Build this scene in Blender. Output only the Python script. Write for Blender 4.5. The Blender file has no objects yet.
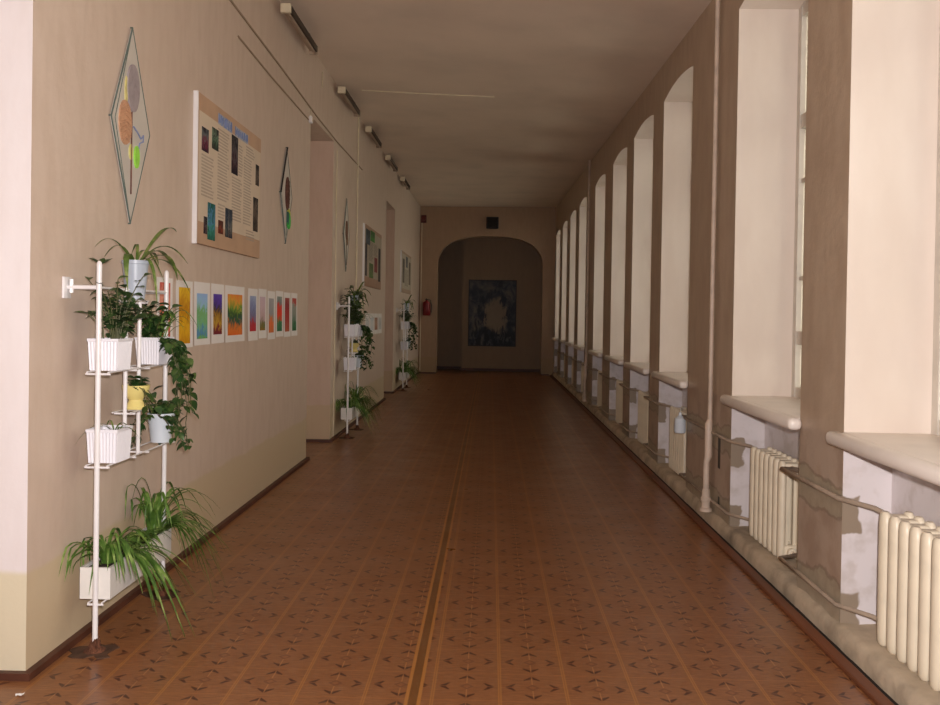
import bpy, bmesh, math, random
from mathutils import Vector, Matrix
scene = bpy.context.scene
COL = scene.collection

# ------------------------------------------------------------------ colour and material helpers
def lin(c):
    return tuple((v/255/12.92 if v/255 <= .04045 else ((v/255+.055)/1.055)**2.4) for v in c) + (1.0,)

class N:
    """small wrapper to write shader node maths"""
    def __init__(s, m):
        s.m = m; s.nt = m.node_tree; s.n = s.nt.nodes; s.l = s.nt.links
    def node(s, t, **kw):
        x = s.n.new(t)
        for k, v in kw.items(): setattr(x, k, v)
        return x
    def put(s, sock, v):
        if hasattr(v, 'is_output'): s.l.new(v, sock)
        else: sock.default_value = v
    def math(s, op, a, b=0.0, c=0.0, clamp=False):
        x = s.node('ShaderNodeMath', operation=op, use_clamp=clamp)
        s.put(x.inputs[0], a); s.put(x.inputs[1], b); s.put(x.inputs[2], c)
        return x.outputs[0]
    def mix(s, f, a, b, blend='MIX'):
        x = s.node('ShaderNodeMix', data_type='RGBA', blend_type=blend)
        s.put(x.inputs[0], f); s.put(x.inputs[6], a); s.put(x.inputs[7], b)
        return x.outputs[2]
    def coord(s, scale=(1, 1, 1), kind='Object'):
        t = s.node('ShaderNodeTexCoord'); m = s.node('ShaderNodeMapping')
        m.inputs['Scale'].default_value = scale
        s.l.new(t.outputs[kind], m.inputs['Vector']); return m.outputs[0]
    def noise(s, vec, scale, detail=3, rough=.55, dist=0, out=0):
        x = s.node('ShaderNodeTexNoise'); s.l.new(vec, x.inputs['Vector'])
        x.inputs['Scale'].default_value = scale; x.inputs['Detail'].default_value = detail
        x.inputs['Roughness'].default_value = rough; x.inputs['Distortion'].default_value = dist
        return x.outputs[out]
    def ramp(s, f, stops, interp='LINEAR'):
        x = s.node('ShaderNodeValToRGB'); r = x.color_ramp; r.interpolation = interp
        while len(r.elements) < len(stops): r.elements.new(.5)
        for e, (p, c) in zip(r.elements, stops): e.position = p; e.color = c
        s.put(x.inputs[0], f); return x.outputs[0]
    def step(s, v, lo, hi):
        x = s.node('ShaderNodeMapRange'); x.interpolation_type = 'SMOOTHSTEP'
        s.put(x.inputs[0], v); s.put(x.inputs[1], lo); s.put(x.inputs[2], hi); return x.outputs[0]

def newmat(name, rough=.6, spec=.4):
    m = bpy.data.materials.new(name); m.use_nodes = True
    k = N(m); b = m.node_tree.nodes['Principled BSDF']
    b.inputs['Roughness'].default_value = rough; b.inputs['Specular IOR Level'].default_value = spec
    return m, k, b

def plain(name, rgb, rough=.6, var=.12, scale=9, spec=.4, metal=0, bump=0, stretch=(1, 1, 1)):
    m, k, b = newmat(name, rough, spec)
    v = k.coord(stretch); n = k.noise(v, scale, 4)
    c = lin(rgb)
    d = tuple(x*(1-2*var) for x in c[:3]) + (1,); e = tuple(min(1, x*(1+1.2*var)) for x in c[:3]) + (1,)
    k.put(b.inputs['Base Color'], k.ramp(n, [(.25, d), (.5, c), (.75, e)]))
    b.inputs['Metallic'].default_value = metal
    if bump:
        bp = k.node('ShaderNodeBump'); bp.inputs['Strength'].default_value = bump; bp.inputs['Distance'].default_value = .01
        k.l.new(k.noise(v, scale*5, 3), bp.inputs['Height']); k.l.new(bp.outputs[0], b.inputs['Normal'])
    return m

def wall_paint(name, main, low, dark, dado=.43, rough=.5):
    m, k, b = newmat(name, rough, .35)
    v = k.coord(); sx = k.node('ShaderNodeSeparateXYZ'); k.l.new(v, sx.inputs[0])
    z = sx.outputs[2]
    streak = k.noise(k.coord((5, 5, 1.4)), 2.6, 5)
    cloud = k.noise(v, .7, 3)
    c = k.mix(k.math('MULTIPLY', k.step(streak, .35, .75), .55), lin(main), lin(dark))
    c = k.mix(k.math('MULTIPLY', k.step(cloud, .45, .8), .35), c, lin(dark))
    edge = k.math('ADD', dado, k.math('MULTIPLY', k.math('SUBTRACT', k.noise(v, 4, 2), .5), .05))
    c = k.mix(k.step(z, k.math('ADD', edge, .015), k.math('SUBTRACT', edge, .015)), c, lin(low))
    k.put(b.inputs['Base Color'], c)
    bp = k.node('ShaderNodeBump'); bp.inputs['Strength'].default_value = .12; bp.inputs['Distance'].default_value = .02
    k.l.new(k.noise(v, 14, 4), bp.inputs['Height']); k.l.new(bp.outputs[0], b.inputs['Normal'])
    return m

# ------------------------------------------------------------------ mesh helpers
def BM(): return bmesh.new()
def box(bm, x0, x1, y0, y1, z0, z1):
    v = [bm.verts.new((x, y, z)) for z in (z0, z1) for y in (y0, y1) for x in (x0, x1)]
    for f in ((0, 2, 3, 1), (4, 5, 7, 6), (0, 1, 5, 4), (2, 6, 7, 3), (0, 4, 6, 2), (1, 3, 7, 5)):
        bm.faces.new([v[i] for i in f])
def bbox(bm, x0, x1, y0, y1, z0, z1, r=.004, seg=2):
    t = bmesh.new(); box(t, x0, x1, y0, y1, z0, z1)
    bmesh.ops.bevel(t, geom=t.edges[:], offset=r, segments=seg, profile=.5, affect='EDGES')
    join(bm, t)
def join(bm, t, M=None):
    if M is not None: bmesh.ops.transform(t, matrix=M, verts=t.verts)
    me = bpy.data.meshes.new('tmp'); t.to_mesh(me); t.free(); bm.from_mesh(me); bpy.data.meshes.remove(me)
def prism(bm, pts, axis, a0, a1):
    """polygon pts (two coords, the axes left over in xyz order) extruded along axis"""
    def P(p, a):
        q = list(p); q.insert(axis, a); return q
    A = [bm.verts.new(P(p, a0)) for p in pts]; B = [bm.verts.new(P(p, a1)) for p in pts]
    n = len(pts)
    fs = [bm.faces.new(A), bm.faces.new(B[::-1])]
    for i in range(n): fs.append(bm.faces.new((A[(i+1) % n], A[i], B[i], B[(i+1) % n])))
    bmesh.ops.recalc_face_normals(bm, faces=fs)
def tube(bm, pts, r, seg=8, cap=True):
    pts = [Vector(p) for p in pts]; rs = r if isinstance(r, (list, tuple)) else [r]*len(pts)
    rings = []; ref = None
    for i, p in enumerate(pts):
        d = (pts[min(i+1, len(pts)-1)] - pts[max(i-1, 0)]).normalized()
        if ref is None:
            ref = d.orthogonal().normalized()
        ref = (ref - d*ref.dot(d))
        ref = ref.normalized() if ref.length > 1e-6 else d.orthogonal().normalized()
        b = d.cross(ref)
        rings.append([bm.verts.new(p + (ref*math.cos(t) + b*math.sin(t))*rs[i]) for t in [2*math.pi*j/seg for j in range(seg)]])
    for a, c in zip(rings, rings[1:]):
        for j in range(seg): bm.faces.new((a[j], a[(j+1) % seg], c[(j+1) % seg], c[j]))
    if cap:
        bm.faces.new(rings[0][::-1]); bm.faces.new(rings[-1])
def lathe(bm, prof, c=(0, 0, 0), seg=20, axis=2, cap=True):
    rings = []
    for r, h in prof:
        ring = []
        for j in range(seg):
            t = 2*math.pi*j/seg; a, b = r*math.cos(t), r*math.sin(t)
            q = {2: (a, b, h), 1: (a, h, b), 0: (h, a, b)}[axis]
            ring.append(bm.verts.new((c[0]+q[0], c[1]+q[1], c[2]+q[2])))
        rings.append(ring)
    fs = []
    for a, d in zip(rings, rings[1:]):
        for j in range(seg): fs.append(bm.faces.new((a[j], a[(j+1) % seg], d[(j+1) % seg], d[j])))
    if cap: fs.append(bm.faces.new(rings[0])); fs.append(bm.faces.new(rings[-1]))
    bmesh.ops.recalc_face_normals(bm, faces=fs)
def bez(p0, p1, p2, n):
    return [p0*(1-t)**2 + p1*2*t*(1-t) + p2*t*t for t in [i/n for i in range(n+1)]]
def blade(bm, pts, w):
    """a strap leaf along pts, folded along its middle and tapered to the tip"""
    n = len(pts); rows = []
    for i, p in enumerate(pts):
        d = (pts[min(i+1, n-1)] - pts[max(i-1, 0)]).normalized()
        s = d.cross(Vector((0, 0, 1)))
        s = s.normalized() if s.length > 1e-3 else Vector((1, 0, 0))
        up = s.cross(d); t = i/(n-1)
        ww = w*(.65 + .5*math.sin(min(1, t*1.6)*math.pi/2))*(1-t**3.0)*.85 + .0004
        rows.append([bm.verts.new(p - s*ww + up*ww*.35), bm.verts.new(p), bm.verts.new(p + s*ww + up*ww*.35)])
    for a, b in zip(rows, rows[1:]):
        bm.faces.new((a[0], a[1], b[1], b[0])); bm.faces.new((a[1], a[2], b[2], b[1]))
def leaf(bm, base, d, L, W, rnd, heart=False):
    d = Vector(d).normalized(); s = d.cross(Vector((rnd.uniform(-.4, .4), rnd.uniform(-.4, .4), 1)))
    s = s.normalized() if s.length > 1e-3 else Vector((1, 0, 0)); u = s.cross(d)
    prof = [(0, .05), (.12, .75), (.3, 1), (.55, .85), (.8, .45), (1, .02)] if heart else [(0, .08), (.2, .6), (.45, 1), (.7, .85), (.9, .4), (1, .02)]
    rows = []
    for t, w in prof:
        c = base + d*L*t - u*L*.25*t*t
        rows.append([bm.verts.new(c - s*W*w + u*W*w*.3), bm.verts.new(c), bm.verts.new(c + s*W*w + u*W*w*.3)])
    for a, b in zip(rows, rows[1:]):
        bm.faces.new((a[0], a[1], b[1], b[0])); bm.faces.new((a[1], a[2], b[2], b[1]))

def mesh(name, bm, mats, parent=None, smooth=None, recalc=False, matfn=None):
    if recalc: bmesh.ops.recalc_face_normals(bm, faces=bm.faces[:])
    if smooth is not None:
        bm.normal_update()
        for f in bm.faces: f.smooth = True
        for e in bm.edges:
            if len(e.link_faces) == 2: e.smooth = e.calc_face_angle(0) < math.radians(smooth)
    if matfn:
        bm.normal_update()
        for f in bm.faces: f.material_index = matfn(f)
    me = bpy.data.meshes.new(name); bm.to_mesh(me); bm.free()
    for m in (mats if isinstance(mats, (list, tuple)) else [mats]): me.materials.append(m)
    o = bpy.data.objects.new(name, me); COL.objects.link(o)
    if parent is not None: o.parent = parent
    return o
LABELS = {}
def tag(o, label, cat, group=None):
    assert label not in LABELS, label
    LABELS[label] = 1
    o['label'] = label; o['category'] = cat
    if group: o['group'] = group
    return o
def thing(name, label, cat, loc=(0, 0, 0), group=None, rz=0):
    o = bpy.data.objects.new(name, None); COL.objects.link(o); o.location = loc; o.rotation_euler = (0, 0, rz)
    o.empty_display_size = .1
    return tag(o, label, cat, group)
def struct(o):
    o['kind'] = 'structure'; return o
def dup(root, loc, label=None, rz=None):
    def cp(o, parent):
        c = o.copy(); COL.objects.link(c)
        if parent is not None: c.parent = parent
        for ch in list(o.children): cp(ch, c)
        return c
    r = cp(root, None); r.location = loc
    if rz is not None: r.rotation_euler = (0, 0, rz)
    if label:
        assert label not in LABELS, label
        LABELS[label] = 1; r['label'] = label
    return r

# ------------------------------------------------------------------ measurements of the corridor (metres, camera above the origin)
XL, XR, YE, YB = -1.866, 1.65, 23.7, -4.0
DOORS = [(1.9, 3.66), (9.30, 10.67), (16.10, 17.52)]
RECESS, RTOP = -2.34, 3.52
WIN_W = 1.28
WIN = [-1.05, .74, 2.45, 4.28, 6.25, 8.93, 10.77, 12.60, 14.72, 17.32, 19.30, 21.35, 23.40]   # far edge of each opening
ORD = {3: 'first', 4: 'second', 5: 'third', 6: 'fourth', 7: 'fifth', 8: 'sixth', 9: 'seventh', 10: 'eighth', 11: 'ninth', 12: 'tenth'}
def WW(i): return 1.37 if i == 4 else WIN_W      # the second window in view is a little wider
SILL, SPRING, CROWN = .96, 3.61, 3.665
XN, XF, XO = 1.875, 2.05, 2.30     # back of the radiator niche, window plane, outer face

def ceil_z(x, y):
    y = max(y, 5.0)
    l = 4.19 + (y-7)*.0085; r = 3.94 + (y-7)*.0245
    t = (x-XL)/(XR-XL); return l + (r-l)*t

# ------------------------------------------------------------------ materials
M_wall = wall_paint('left wall oil paint', (204, 184, 168), (196, 176, 146), (191, 169, 151))
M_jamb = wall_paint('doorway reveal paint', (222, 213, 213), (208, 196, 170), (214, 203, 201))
M_jamb2 = wall_paint('pinkish doorway reveal paint', (204, 177, 157), (194, 168, 138), (192, 163, 143))
M_end_dim = wall_paint('dimmed end wall paint', (168, 138, 110), (164, 136, 102), (156, 128, 100))  # same paint as the left wall, colour darkened for the dim far end
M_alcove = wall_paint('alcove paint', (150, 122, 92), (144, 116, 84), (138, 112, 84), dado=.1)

def right_wall_mats():
    m, k, b = newmat('taupe pier paint', .45, .4)
    v = k.coord(); sx = k.node('ShaderNodeSeparateXYZ'); k.l.new(v, sx.inputs[0]); y, z = sx.outputs[1], sx.outputs[2]
    st = k.noise(k.coord((3, 3, 1.2)), 2.4, 5)
    c = k.mix(k.step(st, .3, .75), lin((188, 167, 145)), lin((175, 152, 130)))
    low = k.mix(k.step(k.noise(v, 5, 4), .4, .65), lin((180, 160, 142)), lin((165, 143, 125)))
    c = k.mix(k.step(z, .98, .94), c, low)
    wob = k.math('MULTIPLY', k.math('SUBTRACT', k.noise(v, 3.2, 4), .5), .22)
    grey = k.mix(k.noise(v, 18, 4), lin((182, 168, 146)), lin((150, 135, 115)))
    d1 = k.math('ABSOLUTE', k.math('SUBTRACT', k.math('ADD', z, wob), .665))
    d2 = k.math('SUBTRACT', k.math('ADD', z, wob), .27)
    rim = k.math('MAXIMUM', k.step(k.math('ABSOLUTE', k.math('SUBTRACT', d1, .085)), .014, .004), k.step(k.math('ABSOLUTE', d2), .014, .004))
    c = k.mix(k.step(d1, .088, .078), c, grey)
    c = k.mix(k.step(d2, .008, -.008), c, grey)
    c = k.mix(k.math('MULTIPLY', rim, .38), c, lin((96, 78, 62)))
    for (y0, y1, z0, z1) in ((4.90, 4.99, .50, .66), (6.53, 6.60, .44, .66), (6.53, 6.58, .17, .24)):     # open pipe holes in the plaster
        h = k.math('MULTIPLY', k.math('MULTIPLY', k.step(y, y0-.004, y0+.004), k.step(y, y1+.004, y1-.004)),
                   k.math('MULTIPLY', k.step(z, z0-.004, z0+.004), k.step(z, z1+.004, z1-.004)))
        c = k.mix(h, c, lin((28, 22, 18)))
    k.put(b.inputs['Base Color'], c)
    bp = k.node('ShaderNodeBump'); bp.inputs['Strength'].default_value = .2; bp.inputs['Distance'].default_value = .02
    k.l.new(k.noise(v, 12, 5), bp.inputs['Height']); k.l.new(bp.outputs[0], b.inputs['Normal'])
    # white reveals, with plaster patches wrapping round the niche edge
    m2, k, b = newmat('white reveal paint', .35, .5)
    v = k.coord(); sx = k.node('ShaderNodeSeparateXYZ'); k.l.new(v, sx.inputs[0]); x, z = sx.outputs[0], sx.outputs[2]
    c = k.mix(k.step(k.noise(k.coord((1, 1, .35)), 2.2, 4), .35, .7), lin((230, 217, 205)), lin((219, 204, 191)))
    low = k.mix(k.step(k.noise(v, 9, 3), .45, .7), lin((216, 208, 208)), lin((200, 190, 186)))
    c = k.mix(k.step(z, .97, .95), c, low)
    wob = k.math('MULTIPLY', k.math('SUBTRACT', k.noise(v, 7, 3), .5), .10)
    inx = k.step(k.math('ADD', x, wob), 1.735, 1.725)
    band = k.step(k.math('ABSOLUTE', k.math('SUBTRACT', k.math('ADD', z, wob), .60)), .10, .09)
    band2 = k.step(k.math('ADD', z, wob), .25, .235)
    msk = k.math('MULTIPLY', inx, k.math('MAXIMUM', band, band2))
    c = k.mix(msk, c, lin((146, 130, 112)))
    k.put(b.inputs['Base Color'], c)
    bp = k.node('ShaderNodeBump'); bp.inputs['Strength'].default_value = .15; bp.inputs['Distance'].default_value = .02
    k.l.new(k.noise(v, 5, 5), bp.inputs['Height']); k.l.new(bp.outputs[0], b.inputs['Normal'])
    return m, m2
M_pier, M_reveal = right_wall_mats()

def floor_mat():
    m, k, b = newmat('patterned linoleum', .38, .5)
    v = k.coord(); sx = k.node('ShaderNodeSeparateXYZ'); k.l.new(v, sx.inputs[0]); x, y = sx.outputs[0], sx.outputs[1]
    u = k.math('DIVIDE', k.math('SUBTRACT', x, .061), .267); w = k.math('DIVIDE', k.math('SUBTRACT', y, .045), .27)
    p = k.math('SUBTRACT', k.math('FRACT', k.math('ADD', u, 20)), .5); q = k.math('SUBTRACT', k.math('FRACT', k.math('ADD', w, 60)), .5)
    ap, aq = k.math('ABSOLUTE', p), k.math('ABSOLUTE', q)
    a = k.math('MAXIMUM', ap, aq); s = k.math('MINIMUM', ap, aq)
    grain = k.noise(k.coord((3, 22, 1)), 6, 4)
    cloud = k.noise(v, 1.3, 3)
    c = k.mix(k.step(grain, .3, .72), lin((145, 97, 61)), lin((122, 77, 47)))
    c = k.mix(k.math('MULTIPLY', k.step(cloud, .4, .75), .45), c, lin((126, 78, 46)))
    cross = k.step(k.math('ABSOLUTE', k.math('SUBTRACT', aq, .5)), .03, .0)
    c = k.mix(k.math('MULTIPLY', cross, .3), c, lin((170, 112, 62)))
    # golden rules along the corridor with a fine darker core
    g = k.step(k.math('SUBTRACT', .5, ap), .032, .022)
    core = k.step(k.math('SUBTRACT', .5, ap), .010, .005)
    c = k.mix(k.math('MULTIPLY', g, .5), c, lin((176, 120, 62)))
    c = k.mix(k.math('MULTIPLY', core, .6), c, lin((128, 78, 42)))
    # leaf motifs: four outward chevrons round a little lozenge
    rg = k.math('ADD', a, k.math('MULTIPLY', s, .85))
    thick = k.math('SUBTRACT', .052, k.math('MULTIPLY', s, .26))
    dist = k.math('SUBTRACT', k.math('ABSOLUTE', k.math('SUBTRACT', rg, .375)), thick)
    che = k.math('MULTIPLY', k.step(dist, .006, -.006), k.step(s, .135, .115))
    che = k.math('MULTIPLY', che, k.step(s, .006, .014))
    dia = k.math('ADD', ap, aq)
    loz = k.step(k.math('ABSOLUTE', k.math('SUBTRACT', dia, .085)), .03, .02)
    c = k.mix(k.math('MULTIPLY', che, .85), c, lin((62, 30, 24)))
    c = k.mix(k.math('MULTIPLY', loz, .55), c, lin((96, 52, 36)))
    stem = k.math('MULTIPLY', k.step(ap, .012, .006), k.math('MULTIPLY', k.step(aq, .1, .12), k.step(aq, .36, .34)))
    c = k.mix(k.math('MULTIPLY', stem, .5), c, lin((182, 130, 80)))
    # welded seam between two sheets
    for xs in (-.28,):
        d = k.math('ABSOLUTE', k.math('SUBTRACT', x, xs))
        c = k.mix(k.step(d, .034, .029), c, lin((168, 112, 56)))
        c = k.mix(k.step(d, .020, .015), c, lin((112, 72, 36)))
    k.put(b.inputs['Base Color'], c)
    k.put(b.inputs['Roughness'], k.math('ADD', .22, k.math('MULTIPLY', k.noise(v, 3, 4), .2)))
    bp = k.node('ShaderNodeBump'); bp.inputs['Strength'].default_value = .06; bp.inputs['Distance'].default_value = .03
    k.l.new(k.noise(v, 5, 3), bp.inputs['Height']); k.l.new(bp.outputs[0], b.inputs['Normal'])
    return m
M_floor = floor_mat()
M_ceil = plain('ceiling whitewash', (222, 204, 186), .8, .05, 1.2, .2, bump=.05)
M_base = plain('brown skirting paint', (84, 48, 34), .5, .2, 5)
M_strip = plain('reddish floor strip', (112, 66, 42), .5, .2, 6, stretch=(1, .2, 1))
M_dark = plain('dark gap', (34, 26, 22), .8)
M_conc = plain('worn concrete', (182, 165, 142), .85, .25, 4, bump=.5)
M_white = plain('white gloss paint', (226, 222, 222), .32, .04, 5, .5)
M_sill = plain('sill paint', (232, 222, 212), .35, .05, 4, .5)
M_frame = plain('window frame paint', (206, 198, 186), .45, .08, 5)
M_rad = plain('cream radiator enamel', (221, 208, 184), .38, .06, 6, .5)
M_pipe = plain('painted pipe', (160, 142, 124), .5, .18, 8)
M_riser = plain('riser pipe paint', (198, 178, 160), .45, .12, 8)
M_plastic = plain('white planter plastic', (228, 226, 232), .4, .03, 5)
M_blue = plain('pale blue plastic', (206, 214, 222), .4, .03, 5)
M_bucket = plain('grey blue bucket plastic', (170, 178, 190), .35, .04, 5)
M_yellow = plain('yellow glaze', (226, 208, 132), .35, .05, 6)
M_soil = plain('potting soil', (52, 38, 28), .95, .3, 40, bump=.6)
M_rubble = plain('broken red mortar', (104, 64, 44), .95, .3, 30, bump=.8)
M_stain = plain('dark floor stain', (84, 60, 46), .7, .3, 14)
M_wood = plain('white painted board', (224, 220, 214), .5, .05, 7)
M_black = plain('black plastic', (34, 27, 24), .5, .1, 10)
M_red = plain('red enamel', (124, 18, 22), .35, .1, 8)
M_wall_line = plain('dark wall line', (158, 136, 114), .6, .1, 10)
M_conduit = plain('pale conduit', (214, 200, 172), .5, .06, 10)
M_lampbody = plain('lamp housing paint', (170, 150, 130), .5, .1, 8)
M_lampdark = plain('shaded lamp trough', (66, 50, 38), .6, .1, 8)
M_door = plain('door paint', (196, 184, 168), .45, .06, 4)
M_metal = plain('dull metal', (150, 146, 138), .4, .1, 8, metal=.7)

def leafmat(name, a, b_, c_, rough=.45):
    m, k, b = newmat(name, rough, .4)
    n = k.noise(k.coord(), 14, 3)
    k.put(b.inputs['Base Color'], k.ramp(n, [(.3, lin(a)), (.52, lin(b_)), (.74, lin(c_))]))
    return m
M_spider = leafmat('spider plant green', (46, 76, 30), (84, 116, 44), (150, 168, 96))
M_darkleaf = leafmat('dark glossy leaf', (40, 58, 32), (58, 80, 42), (92, 112, 62))
M_vine = leafmat('vine leaf', (30, 52, 26), (50, 78, 36), (96, 116, 56))
M_strap = leafmat('long strap leaf', (52, 72, 30), (90, 112, 48), (158, 162, 96))
M_stem = plain('plant stem', (84, 84, 48), .6, .15, 12)

def glass():
    m = bpy.data.materials.new('window glass'); m.use_nodes = True; k = N(m); k.n.clear()
    o = k.node('ShaderNodeOutputMaterial'); t = k.node('ShaderNodeBsdfTransparent'); t.inputs[0].default_value = (.93, .95, .93, 1)
    g = k.node('ShaderNodeBsdfGlossy'); g.inputs['Roughness'].default_value = .02
    f = k.node('ShaderNodeFresnel'); f.inputs[0].default_value = 1.45
    x = k.node('ShaderNodeMixShader'); k.l.new(f.outputs[0], x.inputs[0]); k.l.new(t.outputs[0], x.inputs[1]); k.l.new(g.outputs[0], x.inputs[2])
    k.l.new(x.outputs[0], o.inputs[0]); return m
M_glass = glass()

# ================================================================== THE SETTING
bm = BM(); box(bm, RECESS-.1, XO, YB, 26.6, -.1, 0); struct(mesh('floor', bm, M_floor))

bm = BM()
xs = [RECESS-.1, XL, -.9, 0, .9, XR, XO]; ys = [YB, 0, 5, 8, 11, 14, 17, 20, 23.75]
g0 = [[bm.verts.new((x, y, ceil_z(x, y))) for y in ys] for x in xs]; g1 = [[bm.verts.new((x, y, 4.75)) for y in ys] for x in xs]
for i in range(len(xs)-1):
    for j in range(len(ys)-1):
        bm.faces.new((g0[i][j], g0[i][j+1], g0[i+1][j+1], g0[i+1][j])); bm.faces.new((g1[i][j], g1[i+1][j], g1[i+1][j+1], g1[i][j+1]))
for g in range(len(xs)-1):
    bm.faces.new((g0[g][0], g0[g+1][0], g1[g+1][0], g1[g][0])); bm.faces.new((g0[g][-1], g1[g][-1], g1[g+1][-1], g0[g+1][-1]))
for j in range(len(ys)-1):
    bm.faces.new((g0[0][j], g1[0][j], g1[0][j+1], g0[0][j+1])); bm.faces.new((g0[-1][j], g0[-1][j+1], g1[-1][j+1], g1[-1][j]))
struct(mesh('ceiling', bm, M_ceil, recalc=True))

# left wall: piers between three deep doorways, one header over all
bm = BM(); e = YB
for a, b_ in DOORS + [(YE+.3, None)]:
    box(bm, RECESS-.1, XL, e, a, 0, RTOP); e = b_
box(bm, RECESS-.1, XL, YB, YE+.3, RTOP, 4.6)
for a, b_ in DOORS: box(bm, RECESS-.1, RECESS, a, b_, 0, RTOP)
bmesh.ops.recalc_face_normals(bm, faces=bm.faces[:])
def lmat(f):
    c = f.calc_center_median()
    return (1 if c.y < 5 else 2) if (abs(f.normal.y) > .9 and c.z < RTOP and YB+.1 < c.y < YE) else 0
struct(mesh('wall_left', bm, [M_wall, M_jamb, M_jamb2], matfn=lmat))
# skirting along the left wall and into the doorways
bm = BM(); e = YB; T, H = .032, .03
for a, b_ in DOORS + [(YE, None)]:
    box(bm, XL, XL+T, e, a + (T if b_ else 0), 0, H)
    if b_:
        box(bm, RECESS, XL, a, a+T, 0, H); box(bm, RECESS, XL+T, b_-T, b_, 0, H)
    e = b_
struct(mesh('baseboard_left', bm, M_base))
for i, (a, b_) in enumerate(DOORS):
    d = BM(); x0 = RECESS+.002
    for y0, y1 in ((a+.04, a+.12), (b_-.12, b_-.04)): box(d, x0, x0+.06, y0, y1, 0.001, 2.5)
    box(d, x0, x0+.06, a+.04, b_-.04, 2.5, 2.58)
    fr = struct(mesh('door_%d' % (i+1), d, M_door))
    mid = (a+b_)/2
    for s, (y0, y1) in enumerate(((a+.125, mid-.003), (mid+.003, b_-.125))):
        d = BM(); box(d, x0, x0+.035, y0, y1, .01, 2.49)
        for z0, z1 in ((.15, .8), (.95, 1.6), (1.75, 2.35)): bbox(d, x0+.034, x0+.048, y0+.1, y1-.1, z0, z1, .006)
        lf = mesh('door_leaf', d, M_door, fr)
        d = BM(); hy = mid + (-.06 if s == 0 else .06)
        tube(d, [(x0+.03, hy, 1.0), (x0+.09, hy, 1.0), (x0+.09, hy, 1.12), (x0+.03, hy, 1.12)], .008)
        mesh('door_handle', d, M_metal, lf)

# right wall: piers, wall under the sills, flat-arched heads
bm = BM(); e = YB
for i_, F in enumerate(WIN):
    WD = WW(i_); a = F-WD
    box(bm, XR, XO, e, a, 0, 4.6)
    box(bm, XN, XO, a, F, 0, SILL-.012)
    pts = [(a, 4.6), (a, SPRING)] + [(a + WD*t, SPRING + (CROWN-SPRING)*(1-(2*t-1)**2)) for t in [i/10 for i in range(1, 10)]] + [(F, SPRING), (F, 4.6)]
    prism(bm, pts, 0, XR, XO)
    e = F
box(bm, XR, XO, e, YE+.3, 0, 4.6)
bmesh.ops.remove_doubles(bm, verts=bm.verts, dist=1e-5)
def rmat(f):
    c = f.calc_center_median()
    return 0 if (c.x < XR+.01) else 1
struct(mesh('wall_right', bm, [M_pier, M_reveal], matfn=rmat))

# rough concrete curb under the piers and radiators
bm = BM(); rnd = random.Random(4)
prof = [(1.615, 0), (1.618, .055), (1.628, .088), (1.655, .102), (1.74, .098), (XN+.01, .104), (XN+.01, 0)]
rows = []; y = YB
while y < YE:
    j = lambda s: rnd.uniform(-s, s)
    rows.append([bm.verts.new((px + (j(.005) if 0 < i < 5 else 0), y, pz + (j(.008) if 1 < i < 5 else 0))) for i, (px, pz) in enumerate(prof)]); y += .12
for a, b_ in zip(rows, rows[1:]):
    for i in range(len(prof)-1): bm.faces.new((a[i], b_[i], b_[i+1], a[i+1]))
bm.faces.new(rows[0]); bm.faces.new(rows[-1][::-1])
struct(mesh('trim_1', bm, M_conc, recalc=True, smooth=60))
bm = BM(); box(bm, 1.592, 1.62, YB, YE-.02, 0, .012); struct(mesh('trim_2', bm, M_dark))
bm = BM(); bbox(bm, 1.535, 1.592, YB, YE-.02, 0, .022, .006); struct(mesh('baseboard_right', bm, M_strip))

# end wall with a basket arch into an alcove
ax0, ax1, zs, zc = -1.39, 1.325, 2.80, 3.58
cx, hw = (ax0+ax1)/2, (ax1-ax0)/2
arch = []
for i in range(0, 41):
    t = math.pi*(1-i/40); c, s = math.cos(t), math.sin(t)
    arch.append((cx + hw*math.copysign(abs(c)**.72, c), zs + (zc-zs)*abs(s)**.86))
bm = BM()
prism(bm, [(XL, 0), (ax0, 0)] + arch + [(ax1, 0), (XR, 0), (XR, 4.6), (XL, 4.6)], 1, YE, YE+.3)
def emat(f): return 0
struct(mesh('wall_end', bm, M_end_dim))
bm = BM()
box(bm, -1.75, -1.6, YE+.3, 26.3, 0, 4.0); box(bm, 1.5, 1.65, YE+.3, 26.3, 0, 4.0)
box(bm, -.78, 1.5, 25.2, 26.3, 0, 4.0); box(bm, -1.6, -.78, 25.9, 26.3, 0, 4.0)
box(bm, -1.6, 1.5, YE+.3, 26.3, 3.75, 4.0)
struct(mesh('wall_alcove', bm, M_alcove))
bm = BM()
box(bm, XL+T, ax0, YE-T, YE, 0, H); box(bm, ax1, 1.53, YE-T, YE, 0, H)
box(bm, -.78, 1.5, 25.17, 25.2, 0, .07); box(bm, -1.6, -.78, 25.87, 25.9, 0, .07)
box(bm, -.81, -.78, 25.2, 25.87, 0, .07)
struct(mesh('baseboard_end', bm, M_base))
bm = BM(); box(bm, RECESS-.1, XO, YB-.2, YB, 0, 4.6); struct(mesh('wall_back', bm, M_wall))

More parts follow.
